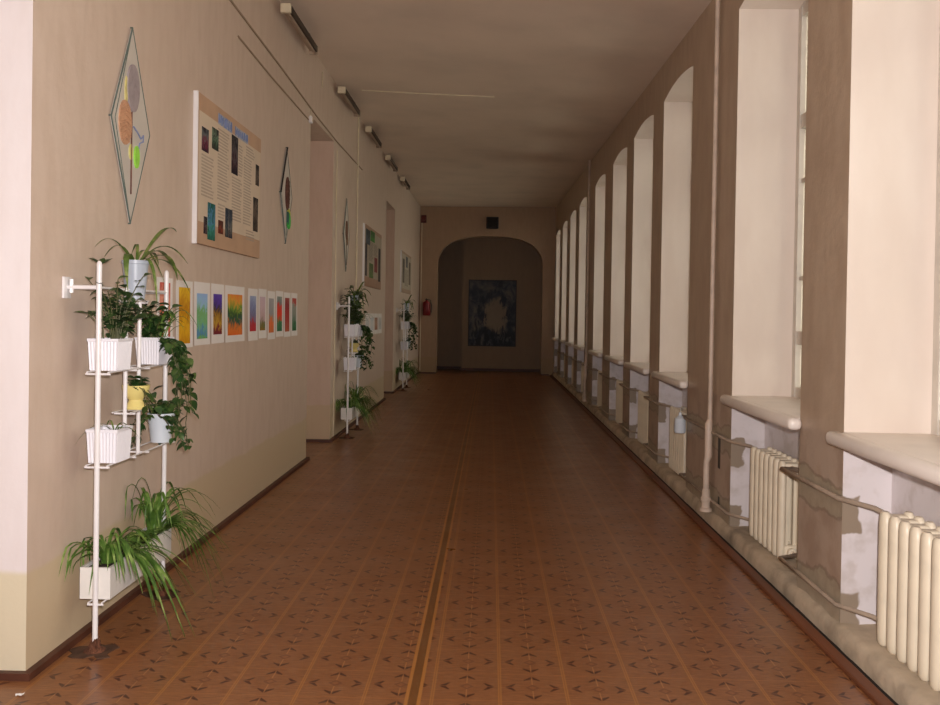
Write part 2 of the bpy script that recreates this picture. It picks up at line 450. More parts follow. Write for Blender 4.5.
# windows: painted double sash, glass, thick board sill
fb = BM(); W = WIN_W; x0, x1 = XF, XF+.07
for y0, y1 in ((-W+.001, -W+.06), (-.06, -.001), (-W/2-.04, -W/2+.04)): box(fb, x0, x1, y0, y1, .99, SPRING)
for z0, z1 in ((.99, 1.06), (1.345, 1.435), (2.79, 2.88), (3.54, SPRING)): box(fb, x0+.002, x1-.002, -W+.07, -.07, z0, z1)
for z0, z1 in ((1.775, 1.80), (2.43, 2.455)): box(fb, x0+.012, x1-.012, -W+.07, -.07, z0, z1)
hp = [(-W+.001, SPRING)] + [(-W + .001 + (W-.002)*t, SPRING + (CROWN-SPRING)*(1-(2*t-1)**2)-.001) for t in [i/8 for i in range(1, 8)]] + [(-.001, SPRING)]
prism(fb, hp, 0, x0, x1)
frame_mesh = mesh('window_frame', fb, M_frame)
pb = BM(); box(pb, XF+.033, XF+.037, -W+.07, -.07, 1.02, 3.58); pane = mesh('window_pane', pb, M_glass)
sb = BM(); bbox(sb, 1.640, XF+.02, -W+.001, -.001, SILL-.012, .99, .006, 3)
bbox(sb, 1.575, XR-.001, -W-.045, .045, SILL-.034, .992, .026, 4)
sill = mesh('window_sill', sb, M_sill, smooth=40)
for i, F in enumerate(WIN):
    if i == 0: f_, p_, s_ = frame_mesh, pane, sill
    else:
        f_, p_, s_ = frame_mesh.copy(), pane.copy(), sill.copy()
        for o in (f_, p_, s_): COL.objects.link(o)
    f_.name = 'window_%d' % (i+1); struct(f_); f_.location = (0, F, 0); f_.scale = (1, WW(i)/WIN_W, 1)
    p_.parent = f_; s_.parent = f_

# ================================================================== RADIATORS AND PIPES
def section_mesh():
    b = BM()
    # two hollow-cast columns front and back, joined by top and bottom headers and a thin web (local: x depth, y along wall, z up from the foot)
    for cxx in (-.05, .05):
        rings = []
        for z, k in ((.0, .55), (.012, .9), (.05, 1), (.53, 1), (.565, .9), (.58, .55)):
            rings.append([b.verts.new((cxx + .024*k*math.cos(t), .036*k*math.sin(t), z)) for t in [2*math.pi*j/14 for j in range(14)]])
        for a, c in zip(rings, rings[1:]):
            for j in range(14): b.faces.new((a[j], a[(j+1) % 14], c[(j+1) % 14], c[j]))
        b.faces.new(rings[0][::-1]); b.faces.new(rings[-1])
    bbox(b, -.052, .052, -.030, .030, .012, .088, .014, 3); bbox(b, -.052, .052, -.030, .030, .492, .568, .014, 3)
    for x0_, x1_ in ((-.045, -.014), (.014, .045)): box(b, x0_, x1_, -.014, .014, .07, .51)
    for z in (.05, .53): lathe(b, [(.0255, -.0475), (.0255, .0475)], (0, 0, z), 14, axis=1)
    return b
sec = mesh('section', section_mesh(), M_rad, smooth=40)
pb = BM(); lathe(pb, [(.018, -.0), (.027, -.004), (.027, -.016), (.016, -.018), (.014, -.026)], (0, 0, 0), 12, axis=1); plug = mesh('plug', pb, M_rad, smooth=40)
RX, RZ = 1.775, .103
first = True
RADS = {}
for i, F in enumerate(WIN):
    if i not in ORD: continue
    yf = F-.24; n = 7; pitch = .095
    r = thing('radiator', 'cream cast-iron radiator in the niche under the %s window from the camera' % ORD[i], 'radiator', (RX, yf-n*pitch, RZ), 'radiators under the windows')
    for j in range(n):
        s = sec if first and j == 0 else sec.copy()
        if s is not sec: COL.objects.link(s)
        s.parent = r; s.location = (0, (j+.5)*pitch, 0)
    for j, z in enumerate((.05, .53)):
        s = plug if first and j == 0 else plug.copy()
        if s is not plug: COL.objects.link(s)
        s.parent = r; s.location = (0, 0, z)
    # wall hook that holds it
    b = BM(); box(b, .03, XN-RX-.001, n*pitch*.5-.012, n*pitch*.5+.012, .40, .42)
    mesh('wall_hook', b, M_rad, r)
    first = False; RADS[i] = (yf-n*pitch, yf)
keys = sorted(RADS)
for a, c in zip([None] + keys, keys):
    y1 = RADS[c][0]-.029; y0 = RADS[a][1]+.002 if a else 2.2
    for nm, z in (('upper', RZ+.53), ('lower', RZ+.05)):
        b = BM(); xo = 1.628
        dz = .05 if nm == 'upper' else .035
        pts = [(RX, y0, z), (RX, y0+.06, z+dz*.3), (RX-.03, y0+.11, z+dz*.6), (xo, y0+.22, z+dz), (xo, y1-.22, z+dz), (RX-.03, y1-.11, z+dz*.6), (RX, y1-.06, z+dz*.3), (RX, y1, z)]
        tube(b, pts, .0125 if nm == 'upper' else .011, 10)
        o = mesh('heating_pipe', b, M_pipe, smooth=50)
        if a: lab = '%s heating pipe crossing the pier between the %s and %s windows' % (nm, ORD[a], ORD[c])
        else: lab = '%s heating pipe feeding the nearest radiator from the camera side' % nm
        tag(o, lab, 'pipe', 'heating pipes along the window wall')
for (y, lab) in ((6.70, 'pale vertical riser pipe on the wide pier before the third window'), (15.35, 'vertical riser pipe on the far wide pier before the seventh window')):
    r = thing('riser_pipe', lab, 'pipe', (1.592, y, .105), 'riser pipes')
    top = ceil_z(1.6, y)-.105
    b = BM(); tube(b, [(.02, 0, .64), (.02, 0, top)], .017, 12); mesh('pipe', b, M_riser, r, smooth=50)
    b = BM(); tube(b, [(0, 0, .02), (0, 0, .36), (.012, 0, .40), (.012, 0, .64), (.02, 0, .67)], [.024, .022, .027, .028, .018], 12); mesh('lower_pipe', b, M_riser, r, smooth=50)
    b = BM(); lathe(b, [(.045, 0), (.045, .02), (.032, .03), (.032, .07), (.038, .075), (.038, .10), (.03, .105), (.03, .16)], seg=14); mesh('flange', b, M_riser, r, smooth=40)

# small pale bottle hung beside the third radiator
b = BM(); lathe(b, [(.012, .17), (.014, .145), (.045, .12), (.05, .02), (.042, 0)], (0, 0, 0), 14)
o = mesh('bottle', b, M_blue, smooth=40); o.location = (1.596, 7.66, .555)
tag(o, 'small pale bluish plastic bottle hanging by the third radiator', 'bottle')
b = BM(); tube(b, [(0, 0, .165), (.004, .0, .20), (.03, 0, .212)], .003, 6); mesh('hook', b, M_metal, o)

# ================================================================== LAMPS, CABLES, THINGS ON THE CEILING AND END WALL
lamp0 = None
LORD = ['nearest', 'second', 'third', 'fourth', 'farthest']
for i, y in enumerate((7.72, 10.62, 12.95, 15.40, 17.95)):
    zt = min(ceil_z(-1.70, y), ceil_z(-1.70, y+1.25)) - .066
    loc = (-1.765, y, zt); lab = '%s narrow tube lamp fixed to the ceiling along the left wall' % LORD[i]
    if lamp0 is None:
        lamp0 = thing('tube_lamp', lab, 'lamp', loc, 'tube lamps along the left edge of the ceiling')
        b = BM(); bbox(b, -.045, .012, .012, 1.22, -.055, 0, .006); mesh('housing', b, M_lampbody, lamp0)
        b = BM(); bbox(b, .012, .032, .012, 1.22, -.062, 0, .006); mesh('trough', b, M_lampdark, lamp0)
        b = BM(); tube(b, [(.005, .02, -.066), (.005, 1.21, -.066)], .011, 10); mesh('tube', b, M_lampbody, lamp0, smooth=50)
        for y_ in (.25, 1.0):
            b = BM(); box(b, -.04, .0, y_-.02, y_+.02, -.004, .056); mesh('bracket', b, M_lampbody, lamp0)
        for q in (0, 1):
            b = BM(); y_ = 0 if q == 0 else 1.222
            bbox(b, -.052, .036, y_-.02, y_+.02, -.078, 0, .006); mesh('end_cap', b, M_conduit if q == 0 else M_lampbody, lamp0)
    else: dup(lamp0, loc, lab)

def cable(name, pts, r, m, label, cat='cable', group=None):
    b = BM(); tube(b, pts, r, 8); return tag(mesh(name, b, m, smooth=50), label, cat, group)
cable('wall_line', [(XL+.007, y, z) for y, z in ((3.75, 3.74), (5, 3.72), (6.4, 3.69), (8, 3.64), (9.6, 3.575), (10.9, 3.55), (13, 3.56))], .008, M_wall_line, 'upper dark line running along the left wall above the doorway', group='lines high on the left wall')  # thin brownish tubes standing for two dark lines along the wall
cable('wall_line', [(XL+.007, y, z) for y, z in ((6.6, 3.50), (7.6, 3.47), (8.4, 3.46), (9.15, 3.45))], .007, M_wall_line, 'lower dark line sloping towards the first doorway lintel', group='lines high on the left wall')
cable('conduit', [(XL+.009, 10.86, .04), (XL+.009, 10.86, 3.45)], .008, M_conduit, 'thin pale vertical conduit at the edge of the first doorway', 'conduit', 'vertical conduits')
cable('conduit', [(XL+.012, 12.53, 1.3), (XL+.012, 12.53, ceil_z(XL, 12.5)-.002)], .011, M_conduit, 'thicker pale vertical conduit rising to the ceiling past the second lamp', 'conduit', 'vertical conduits')
cable('ceiling_cable', [(x, 11.02-.02*i, ceil_z(x, 11)-.006) for i, x in enumerate((-1.60, -1.2, -.8, -.4, 0.0))], .007, M_conduit, 'thin pale cable running across the ceiling from the second lamp')
cable('wire_stub', [(XL+.006, 9.28, 3.45), (XL+.006, 9.28, 3.60)], .005, M_conduit, 'short pale wire above the near corner of the first doorway')
cable('wire_stub', [(XL+.006, 9.88, 3.95), (XL+.006, 9.88, 4.12)], .005, M_conduit, 'short loose wire hanging just under the ceiling before the second lamp')
b = BM(); bbox(b, 0, .035, -.035, .035, -.035, .035, .01, 3)
o = mesh('junction_box', b, M_white, smooth=40); o.location = (XL, 9.22, 3.46); tag(o, 'small white junction box beside the first doorway lintel', 'box')
b = BM(); lathe(b, [(.02, 0), (.02, .004), (.012, .006)], seg=12, axis=0); mesh('cover', b, M_conduit, o).location = (.035, 0, 0)

r = thing('loudspeaker', 'dark square loudspeaker on the end wall above the arch', 'loudspeaker', (.01, YE, 3.92))
b = BM(); bbox(b, -.16, .16, -.14, 0, -.15, .15, .02, 3); mesh('cabinet', b, M_black, r)
b = BM(); bbox(b, -.13, .13, -.155, -.139, -.12, .12, .006); mesh('grille', b, plain('speaker cloth', (40, 34, 30), .9, .2, 60), r)
r = thing('fire_extinguisher', 'red fire extinguisher hung on the end wall left of the arch', 'fire extinguisher', (-1.66, YE, 1.50))
b = BM(); lathe(b, [(.085, 0), (.1, .02), (.1, .30), (.085, .35), (.035, .38), (.03, .40)], (0, -.12, 0), 18); mesh('cylinder', b, M_red, r, smooth=40)
b = BM(); box(b, -.03, .03, -.15, -.09, .40, .425); box(b, -.012, .012, -.24, -.1, .425, .44); mesh('valve', b, M_black, r)
b = BM(); tube(b, [(.02, -.12, .415), (.10, -.13, .40), (.125, -.13, .28), (.118, -.13, .08)], .011, 8); mesh('hose', b, M_black, r, smooth=50)
b = BM(); box(b, -.02, .02, -.03, 0, .2, .36); mesh('bracket', b, M_black, r)
r = thing('alarm_bell', 'small dark red alarm bell in the upper left corner of the end wall', 'bell', (-1.77, YE, 4.0))
b = BM(); bbox(b, -.07, .07, -.05, 0, -.10, .10, .01); mesh('back_box', b, plain('dull red paint', (92, 34, 28), .5), r)
b = BM(); lathe(b, [(.06, -.05), (.058, -.075), (.03, -.09), (.004, -.094)], (0, 0, .02), 16, axis=1); mesh('gong', b, plain('dull red gong', (104, 40, 32), .4), r, smooth=40)
cable('corner_conduit', [(XL+.05, YE-.012, .06), (XL+.05, YE-.012, 3.9)], .012, M_conduit, 'pale vertical conduit in the far left corner below the bell', 'conduit', 'vertical conduits')

# large picture in the alcove: pale clearing with dark shapes round it
r = thing('picture', 'large dark blue-grey picture on the alcove wall behind the arch', 'picture', (.045, 25.2, 0))
def picmat():
    m, k, b = newmat('dim landscape print', .5, .3)
    v = k.coord(); sx = k.node('ShaderNodeSeparateXYZ'); k.l.new(v, sx.inputs[0]); x, z = sx.outputs[0], sx.outputs[2]
    n1 = k.noise(k.coord((1, 1, .8)), 3.2, 5, .6, .8); n2 = k.noise(k.coord((2.4, 1, .9)), 4.0, 5, .6, .5)
    base = k.ramp(n1, [(.32, lin((28, 32, 44))), (.45, lin((48, 53, 66))), (.55, lin((86, 86, 88))), (.7, lin((124, 116, 104)))])
    ex = k.math('DIVIDE', k.math('ADD', x, k.math('ADD', -.07, k.math('MULTIPLY', k.math('SUBTRACT', n2, .5), .75))), .30)
    ez = k.math('DIVIDE', k.math('ADD', z, k.math('ADD', -1.52, k.math('MULTIPLY', k.math('SUBTRACT', n1, .5), .9))), .46)
    rr = k.math('ADD', k.math('MULTIPLY', ex, ex), k.math('MULTIPLY', ez, ez))
    c = k.mix(k.math('MULTIPLY', k.step(rr, 1.3, .5), .8), base, lin((160, 142, 118)))
    ring = k.math('MULTIPLY', k.step(rr, .95, 1.2), k.step(rr, 3.2, 2.2))
    c = k.mix(k.math('MULTIPLY', k.math('MULTIPLY', ring, k.step(n2, .44, .56)), .85), c, lin((26, 32, 48)))
    lowm = k.math('MULTIPLY', k.step(z, 1.30, 1.0), k.step(n2, .42, .56))
    c = k.mix(lowm, c, lin((24, 28, 36)))
    k.put(b.inputs['Base Color'], c); return m
b = BM(); box(b, -.645, .645, -.03, -.002, .70, 2.49); mesh('print', b, picmat(), r)
b = BM()
for a in ((-.66, -.635, .68, 2.51), (.635, .66, .68, 2.51), (-.635, .635, .68, .705), (-.635, .635, 2.485, 2.51)): box(b, a[0], a[1], -.045, -.001, a[2], a[3])
mesh('frame', b, plain('dark picture frame', (48, 38, 34), .5), r)

# ================================================================== LEFT WALL: BOARDS, DRAWINGS, RHOMBUS PANELS
def paint_mat(name, stops, scale=6, warp=.25, streak=1.0, z0=0., z1=.3):
    """children's gouache: colours stacked up the sheet and swirled into each other"""
    m, k, b = newmat(name, .7, .2)
    v = k.coord((1, 1, 1)); sx = k.node('ShaderNodeSeparateXYZ'); k.l.new(v, sx.inputs[0])
    n = k.noise(k.coord((1, 1.3*streak, .8)), scale*1.7, 4, .6, 2.0)
    t = k.math('DIVIDE', k.math('SUBTRACT', sx.outputs[2], z0), z1-z0)
    t = k.math('ADD', t, k.math('MULTIPLY', k.math('SUBTRACT', n, .5), warp*4.0))
    k.put(b.inputs['Base Color'], k.ramp(t, [(p, lin(c)) for p, c in stops]))
    return m
M_paper = plain('white paper', (226, 220, 216), .8, .02, 6)
DRAW = [
 ((5.06, 5.31), (.04, .93), 'salmon pink', 'salmon red child painting half hidden by the nearest plant stand', [(0, (190, 70, 60)), (.4, (214, 120, 100)), (.7, (222, 150, 130)), (1, (200, 96, 84))]),
 ((5.37, 5.67), (.06, .9), 'mustard', 'mustard yellow child painting, second in the row', [(0, (200, 140, 20)), (.35, (222, 172, 30)), (.6, (186, 124, 20)), (1, (228, 184, 44))]),
 ((5.70, 6.02), (.10, .82), 'blue and green', 'pale blue and green child painting next to the mustard one', [(0, (110, 170, 90)), (.14, (84, 134, 190)), (.32, (120, 180, 130)), (.6, (120, 176, 110)), (.75, (150, 190, 220)), (1, (150, 180, 226))]),
 ((6.05, 6.34), (.15, .83), 'violet and ochre', 'child painting with violet sky over ochre ground', [(0, (110, 30, 40)), (.15, (120, 40, 50)), (.25, (190, 150, 50)), (.5, (150, 110, 40)), (.62, (50, 50, 60)), (.75, (84, 56, 150)), (1, (96, 70, 170))]),
 ((6.37, 6.87), (.12, .85), 'orange and green', 'wide orange and dark green child painting, largest in the row', [(0, (224, 110, 40)), (.2, (214, 120, 50)), (.34, (40, 90, 80)), (.5, (60, 80, 40)), (.62, (110, 150, 60)), (.8, (220, 160, 60)), (1, (226, 130, 60))]),
 ((6.98, 7.26), (.18, .86), 'blue over red', 'child painting with blue sky above a red ground', [(0, (190, 40, 50)), (.25, (180, 60, 70)), (.4, (120, 110, 140)), (.7, (130, 140, 180)), (1, (160, 170, 200))]),
 ((7.29, 7.55), (.16, .84), 'pale mauve', 'pale mauve child painting with a brown lower edge', [(0, (150, 110, 40)), (.2, (100, 110, 60)), (.35, (190, 160, 160)), (.7, (206, 180, 186)), (1, (200, 176, 190))]),
 ((7.59, 7.85), (.14, .85), 'grey over orange', 'child painting with grey sky above bright orange', [(0, (206, 120, 70)), (.3, (226, 116, 60)), (.42, (210, 130, 80)), (.5, (150, 150, 150)), (1, (166, 164, 166))]),
 ((7.88, 8.16), (.12, .88), 'red and green', 'child painting with a red shape above green', [(0, (50, 110, 80)), (.3, (60, 130, 80)), (.4, (226, 70, 40)), (.7, (220, 60, 40)), (.8, (120, 130, 130)), (1, (150, 160, 150))]),
 ((8.19, 8.46), (.12, .88), 'dark red', 'dark brownish red child painting, second from the far end', [(0, (180, 100, 70)), (.3, (170, 70, 60)), (.6, (160, 50, 50)), (.8, (140, 60, 60)), (1, (170, 90, 80))]),
 ((8.49, 8.76), (.12, .88), 'grey green', 'grey green child painting with red at top, last in the row', [(0, (40, 90, 50)), (.2, (50, 110, 70)), (.45, (130, 140, 130)), (.75, (150, 150, 140)), (.85, (180, 70, 60)), (1, (170, 80, 70))]),
]
def drawing(y0, y1, zb, zt, inner, matname, label, stops, group, warp=.22):
    b = BM(); H = zt-zb; W_ = y1-y0
    # a sheet that curls slightly off the wall at its lower corners
    n = 8; rows = []
    for i in range(n+1):
        z = H*i/n; lift = .006*(1-i/n)**2
        rows.append([[b.verts.new((.002 + lift*abs(2*t-1) + o, (t-.5)*W_, z)) for t in [j/6 for j in range(7)]] for o in (0, .0015)])
    for a, c in zip(rows, rows[1:]):
        for j in range(6):
            b.faces.new((a[1][j], a[1][j+1], c[1][j+1], c[1][j])); b.faces.new((a[0][j+1], a[0][j], c[0][j], c[0][j+1]))
        b.faces.new((a[0][0], a[1][0], c[1][0], c[0][0])); b.faces.new((a[1][6], a[0][6], c[0][6], c[1][6]))
    b.faces.new([v for v in rows[0][0]] + [v for v in rows[0][1][::-1]]); b.faces.new([v for v in rows[-1][1]] + [v for v in rows[-1][0][::-1]])
    o = mesh('child_painting', b, M_paper, smooth=30); o.location = (XL, (y0+y1)/2, zb)
    tag(o, label, 'drawing', group)
    i0, i1 = inner; b = BM(); m = .16*W_ if W_ < .4 else .12*W_
    g = [[b.verts.new((.0042 + .006*(1-z/H)**2*abs(2*t-1), (t-.5)*W_, z)) for t in [m/W_ + (1-2*m/W_)*j/6 for j in range(7)]] for z in [H*(i0 + (i1-i0)*i/8) for i in range(9)]]
    for a, c in zip(g, g[1:]):
        for j in range(6): b.faces.new((a[j], a[j+1], c[j+1], c[j]))
    mesh('painted_area', b, paint_mat(matname + ' gouache', stops, warp=warp, z0=H*i0, z1=H*i1), o)
    return o
for (y0, y1), inner, nm, lab, st in DRAW:
    j = ((y0*37.3) % 1 - .5)*.02
    drawing(y0, y1, 1.285+j, 1.69+j*.6, inner, nm, lab, st, 'child paintings pinned in a row on the left wall')

def board(name, label, y0, y1, z0, z1, band_t, band_b, photos, texts, title, cols, tint):
    r = thing(name, label, 'notice board', (XL, y0, z0)); W_, H = y1-y0, z1-z0
    b = BM(); box(b, .001, .030, 0, W_, 0, H); mesh('panel', b, plain(name + ' backing ' + label[:9], cols[0], .6, .06, 5), r)
    b = BM()
    box(b, .0302, .0315, .015, W_-.01, band_b, H-band_t); mesh('poster_paper', b, plain('board paper ' + label[:9], cols[1], .7, .04, 4), r)
    b = BM()
    for a in ((-.014, -.001, -.004, H+.004),): box(b, .001, .030, a[0], a[1], a[2], a[3])
    mesh('edge_strip', b, M_white, r)
    M_txt = plain('printed text grey ' + label[:9], cols[2], .8, .05, 8)
    for (a, c, z0_, z1_) in texts:
        b = BM(); z = z1_
        rr = random.Random(int(a*1000))
        while z > z0_:
            box(b, .0318, .0322, a, c - rr.uniform(0, .25)*(c-a), z-.011, z); z -= .021
        mesh('text_column', b, M_txt, r)
    for i, (a, c, z0_, z1_, colr) in enumerate(photos):
        b = BM(); box(b, .0318, .0335, a, c, z0_, z1_)
        mesh('photograph', b, paint_mat('photo %s %d' % (label[:9], i), [(0, colr[0]), (.35, colr[1]), (.6, colr[2]), (1, colr[0])], scale=7, warp=.6, z0=z0_, z1=z1_), r)
    for (a, c, z0_, z1_, n) in title:
        # blurred blue display lettering: outline strokes whose words the photo does not resolve
        b = BM(); w = (c-a)/n; rr = random.Random(n*7+int(a*100)); h = z1_-z0_
        for q in range(n):
            for g in range(3):
                y = a + (q + .12 + g*.28 + rr.uniform(-.06, .06))*w; t0 = z0_ + h*rr.uniform(0, .3); t1 = z1_ - h*rr.uniform(0, .3); sl = rr.uniform(-.16, .16)*w
                prism(b, [(y, t0), (y+w*.13, t0), (y+w*.13+sl, t1), (y+sl, t1)], 0, .0324, .034+.0002*g)
        mesh('title_lettering', b, plain('title blue strokes %s' % a, (104, 124, 172), .5, .15, 20), r)
        b = BM(); box(b, .0318, .0323, a, c, z0_, z1_)
        mesh('title_backing', b, plain('title pale blue %s' % a, (160, 164, 178), .5, .15, 20), r)
    return r
dk = ((30, 26, 34), (70, 40, 50), (90, 84, 84)); gr = ((30, 90, 76), (60, 140, 120), (80, 130, 170)); bw = ((36, 30, 30), (80, 66, 56), (110, 96, 84))
PH = [(.06, .20, .59, .74, ((40, 30, 44), (110, 30, 60), (100, 110, 110))), (.27, .41, .64, .78, ((36, 34, 34), (50, 80, 60), (110, 130, 110))), (.72, .88, .55, .82, dk),
      (1.38, 1.48, .56, .72, bw), (.20, .36, .04, .28, gr), (.12, .19, .07, .18, dk), (.43, .54, .10, .19, ((90, 40, 30), (140, 60, 40), (70, 50, 40))),
      (.59, .67, .09, .29, ((60, 64, 66), (90, 96, 96), (40, 50, 70))), (.68, .76, .09, .29, ((50, 50, 60), (120, 116, 110), (60, 70, 80))), (1.32, 1.46, .20, .46, bw)]
TX = [(.06, .33, .31, .57), (.40, .68, .33, .80), (.74, 1.0, .22, .53), (1.04, 1.28, .22, .72), (.42, .58, .21, .30), (1.10, 1.36, .74, .81), (1.12, 1.37, .11, .19), (.90, 1.02, .56, .78)]
board('notice_board', 'large notice board with blue title letters and photographs on the left wall', 5.66, 7.20, 1.93, 2.87, .11, .14, PH, TX, [(.40, .73, .825, .90, 5), (.80, 1.15, .825, .895, 5)],
      ((188, 154, 126), (208, 190, 168), (176, 160, 144)), None)
P3 = [(.1, .55, .62, .84, ((60, 66, 74), (90, 96, 110), (50, 60, 60))), (.6, 1.1, .70, .86, ((60, 110, 50), (90, 150, 70), (70, 90, 60))), (.05, .25, .15, .62, ((70, 60, 60), (96, 84, 84), (50, 50, 56))),
      (.5, .95, .14, .36, ((84, 110, 60), (110, 130, 80), (90, 90, 70))), (1.1, 1.45, .25, .48, ((130, 60, 60), (150, 80, 80), (110, 60, 60))), (1.6, 1.85, .12, .66, ((60, 52, 50), (90, 76, 70), (50, 46, 50)))]
board('notice_board', 'notice board with green and red pictures between the first and second doorways', 13.2, 15.2, 1.92, 2.82, .06, .14, P3, [(.4, 1.0, .4, .68), (1.0, 1.5, .5, .68)], [],
      ((160, 126, 104), (166, 152, 134), (136, 124, 112)), None)
P4 = [(.2, .6, .2, .7, ((96, 84, 76), (120, 108, 96), (84, 76, 72))), (.9, 1.3, .55, .78, ((80, 84, 90), (104, 104, 106), (80, 80, 80))), (1.6, 2.0, .2, .7, ((110, 96, 84), (130, 116, 100), (96, 84, 76)))]
board('notice_board', 'farthest notice board, faded, on the last stretch of left wall', 18.7, 20.9, 1.98, 2.83, .05, .08, P4, [(.7, 1.5, .15, .5)], [],
      ((168, 140, 118), (178, 166, 148), (140, 130, 120)), None)
SH = [('white sheet with faint grey drawing, nearest of four under the second notice board', [(0, (210, 206, 204)), (.5, (196, 196, 198)), (1, (214, 210, 206))]),
      ('white sheet with pale blue drawing, second under the second notice board', [(0, (196, 200, 208)), (.5, (210, 208, 206)), (1, (190, 196, 204))]),
      ('sheet with reddish brown drawing, third under the second notice board', [(0, (150, 100, 80)), (.5, (186, 150, 130)), (1, (170, 130, 110))]),
      ('white sheet with pale grey drawing, farthest of four under the second notice board', [(0, (200, 200, 200)), (.5, (190, 186, 186)), (1, (206, 204, 200))])]
for i, (lab, st) in enumerate(SH):
    drawing(13.55+i*.52, 14.04+i*.52, 1.19, 1.52, (.2, .8), 'far sheet %d' % i, lab, st, 'sheets pinned under the second notice board')

M_rhomb = plain('pale rhombus board', (198, 190, 180), .4, .04, 5)
M_wire = plain('dark green wire', (84, 96, 90), .45, .1, 10)
def rhombus(label, yc, zc_, hh, hw_, parts, dark_bar=False):
    r = thing('rhombus_panel', label, 'wall panel', (XL, yc, zc_), 'rhombus wall panels'); d = .012
    pts = [(0, hh), (-hw_, 0), (0, -hh), (hw_, 0)]
    b = BM(); prism(b, [(p*.985, q*.985) for p, q in pts], 0, d-.008, d); mesh('board', b, M_rhomb, r)
    b = BM()
    for i in range(4):
        p, q = pts[i], pts[(i+1) % 4]; tube(b, [(d+.001, p[0], p[1]), (d+.001, q[0], q[1])], .0042 if i < 2 else .0026, 6)
    for p, q in ((pts[0], (-hw_+.045, 0)), ((-hw_+.045, 0), pts[2])): tube(b, [(d+.001, p[0], p[1]), (d+.001, q[0], q[1])], .0026, 6)
    for p in pts: tube(b, [(.001, p[0], p[1]), (d+.002, p[0], p[1])], .004, 6)
    mesh('wire_frame', b, M_wire, r)
    if dark_bar:
        b = BM(); tube(b, [(d+.006, pts[0][0], pts[0][1]), (d+.006, pts[1][0], pts[1][1])], .008, 6); mesh('dark_bar', b, M_black, r)
    for nm, kind, a, col in parts:
        m = plain(nm + ' %.1f' % yc, col, .6, .12, 30)
        b = BM()
        if kind == 'oval':
            y, z, ry, rz_, x = a
            n = 28; prism(b, [(y + ry*math.cos(2*math.pi*i/n), z + rz_*math.sin(2*math.pi*i/n)) for i in range(n)], 0, d-.001, d+x)
        elif kind == 'ribbed':
            y, z, ry, rz_, x = a; n = 28
            prism(b, [(y + ry*math.cos(2*math.pi*i/n), z + rz_*math.sin(2*math.pi*i/n)) for i in range(n)], 0, d-.001, d+x)
            for q in range(-3, 4):
                zz = z + rz_*q/4; h = ry*math.sqrt(1-(q/4)**2)*.92
                tube(b, [(d+x, y-h, zz-.014), (d+x+.003, y, zz+.012), (d+x, y+h, zz-.006)], .0045, 6)
        elif kind == 'line':
            tube(b, [(d+.004, p, q) for p, q in a], .0042, 6)
        mesh(nm, b, m, r, smooth=40)
    return r
rhombus('nearest rhombus wall panel with brown and grey ovals above the plant stand', 4.648, 2.447, .50, .25,
        [('yellow_strip', 'oval', (-.075, .16, .018, .075, .004), (208, 196, 130)), ('grey_oval', 'oval', (.008, .193, .077, .121, .009), (156, 144, 146)), ('brown_oval', 'ribbed', (-.085, 0, .078, .112, .006), (196, 150, 118)),
         ('stem', 'line', [(-.004, .07), (-.004, -.10), (-.004, -.35)], (104, 66, 54)), ('green_oval', 'oval', (.066, -.149, .032, .058, .008), (150, 214, 76)),
         ('yellow_oval', 'oval', (-.006, -.135, .026, .04, .004), (214, 208, 130)), ('blue_squiggle', 'line', [(.02, -.0), (.075, -.02), (.12, -.045), (.155, -.02), (.15, -.055), (.105, -.07), (.09, -.10)], (130, 140, 176))])
rhombus('rhombus wall panel with a brown oval beside the notice board\'s far end', 8.19, 2.56, .43, .235,
        [('brown_oval', 'ribbed', (.03, .02, .075, .15, .010), (92, 50, 40)), ('yellow_oval', 'oval', (.10, -.16, .06, .05, .006), (190, 190, 50)), ('green_oval', 'oval', (.09, -.22, .07, .075, .010), (60, 176, 70)),
         ('teal_oval', 'oval', (.045, -.20, .03, .06, .012), (30, 84, 80)), ('stem', 'line', [(.0, -.12), (.0, -.36)], (120, 120, 110))], True)
rhombus('rhombus wall panel past the first doorway, above the middle plant stand', 11.62, 2.51, .46, .24,
        [('brown_oval', 'oval', (-.0, .06, .08, .12, .010), (110, 72, 44)), ('ochre_oval', 'oval', (.05, -.06, .06, .07, .008), (130, 96, 60)), ('stem', 'line', [(.0, -.1), (.0, -.38)], (110, 90, 70))])

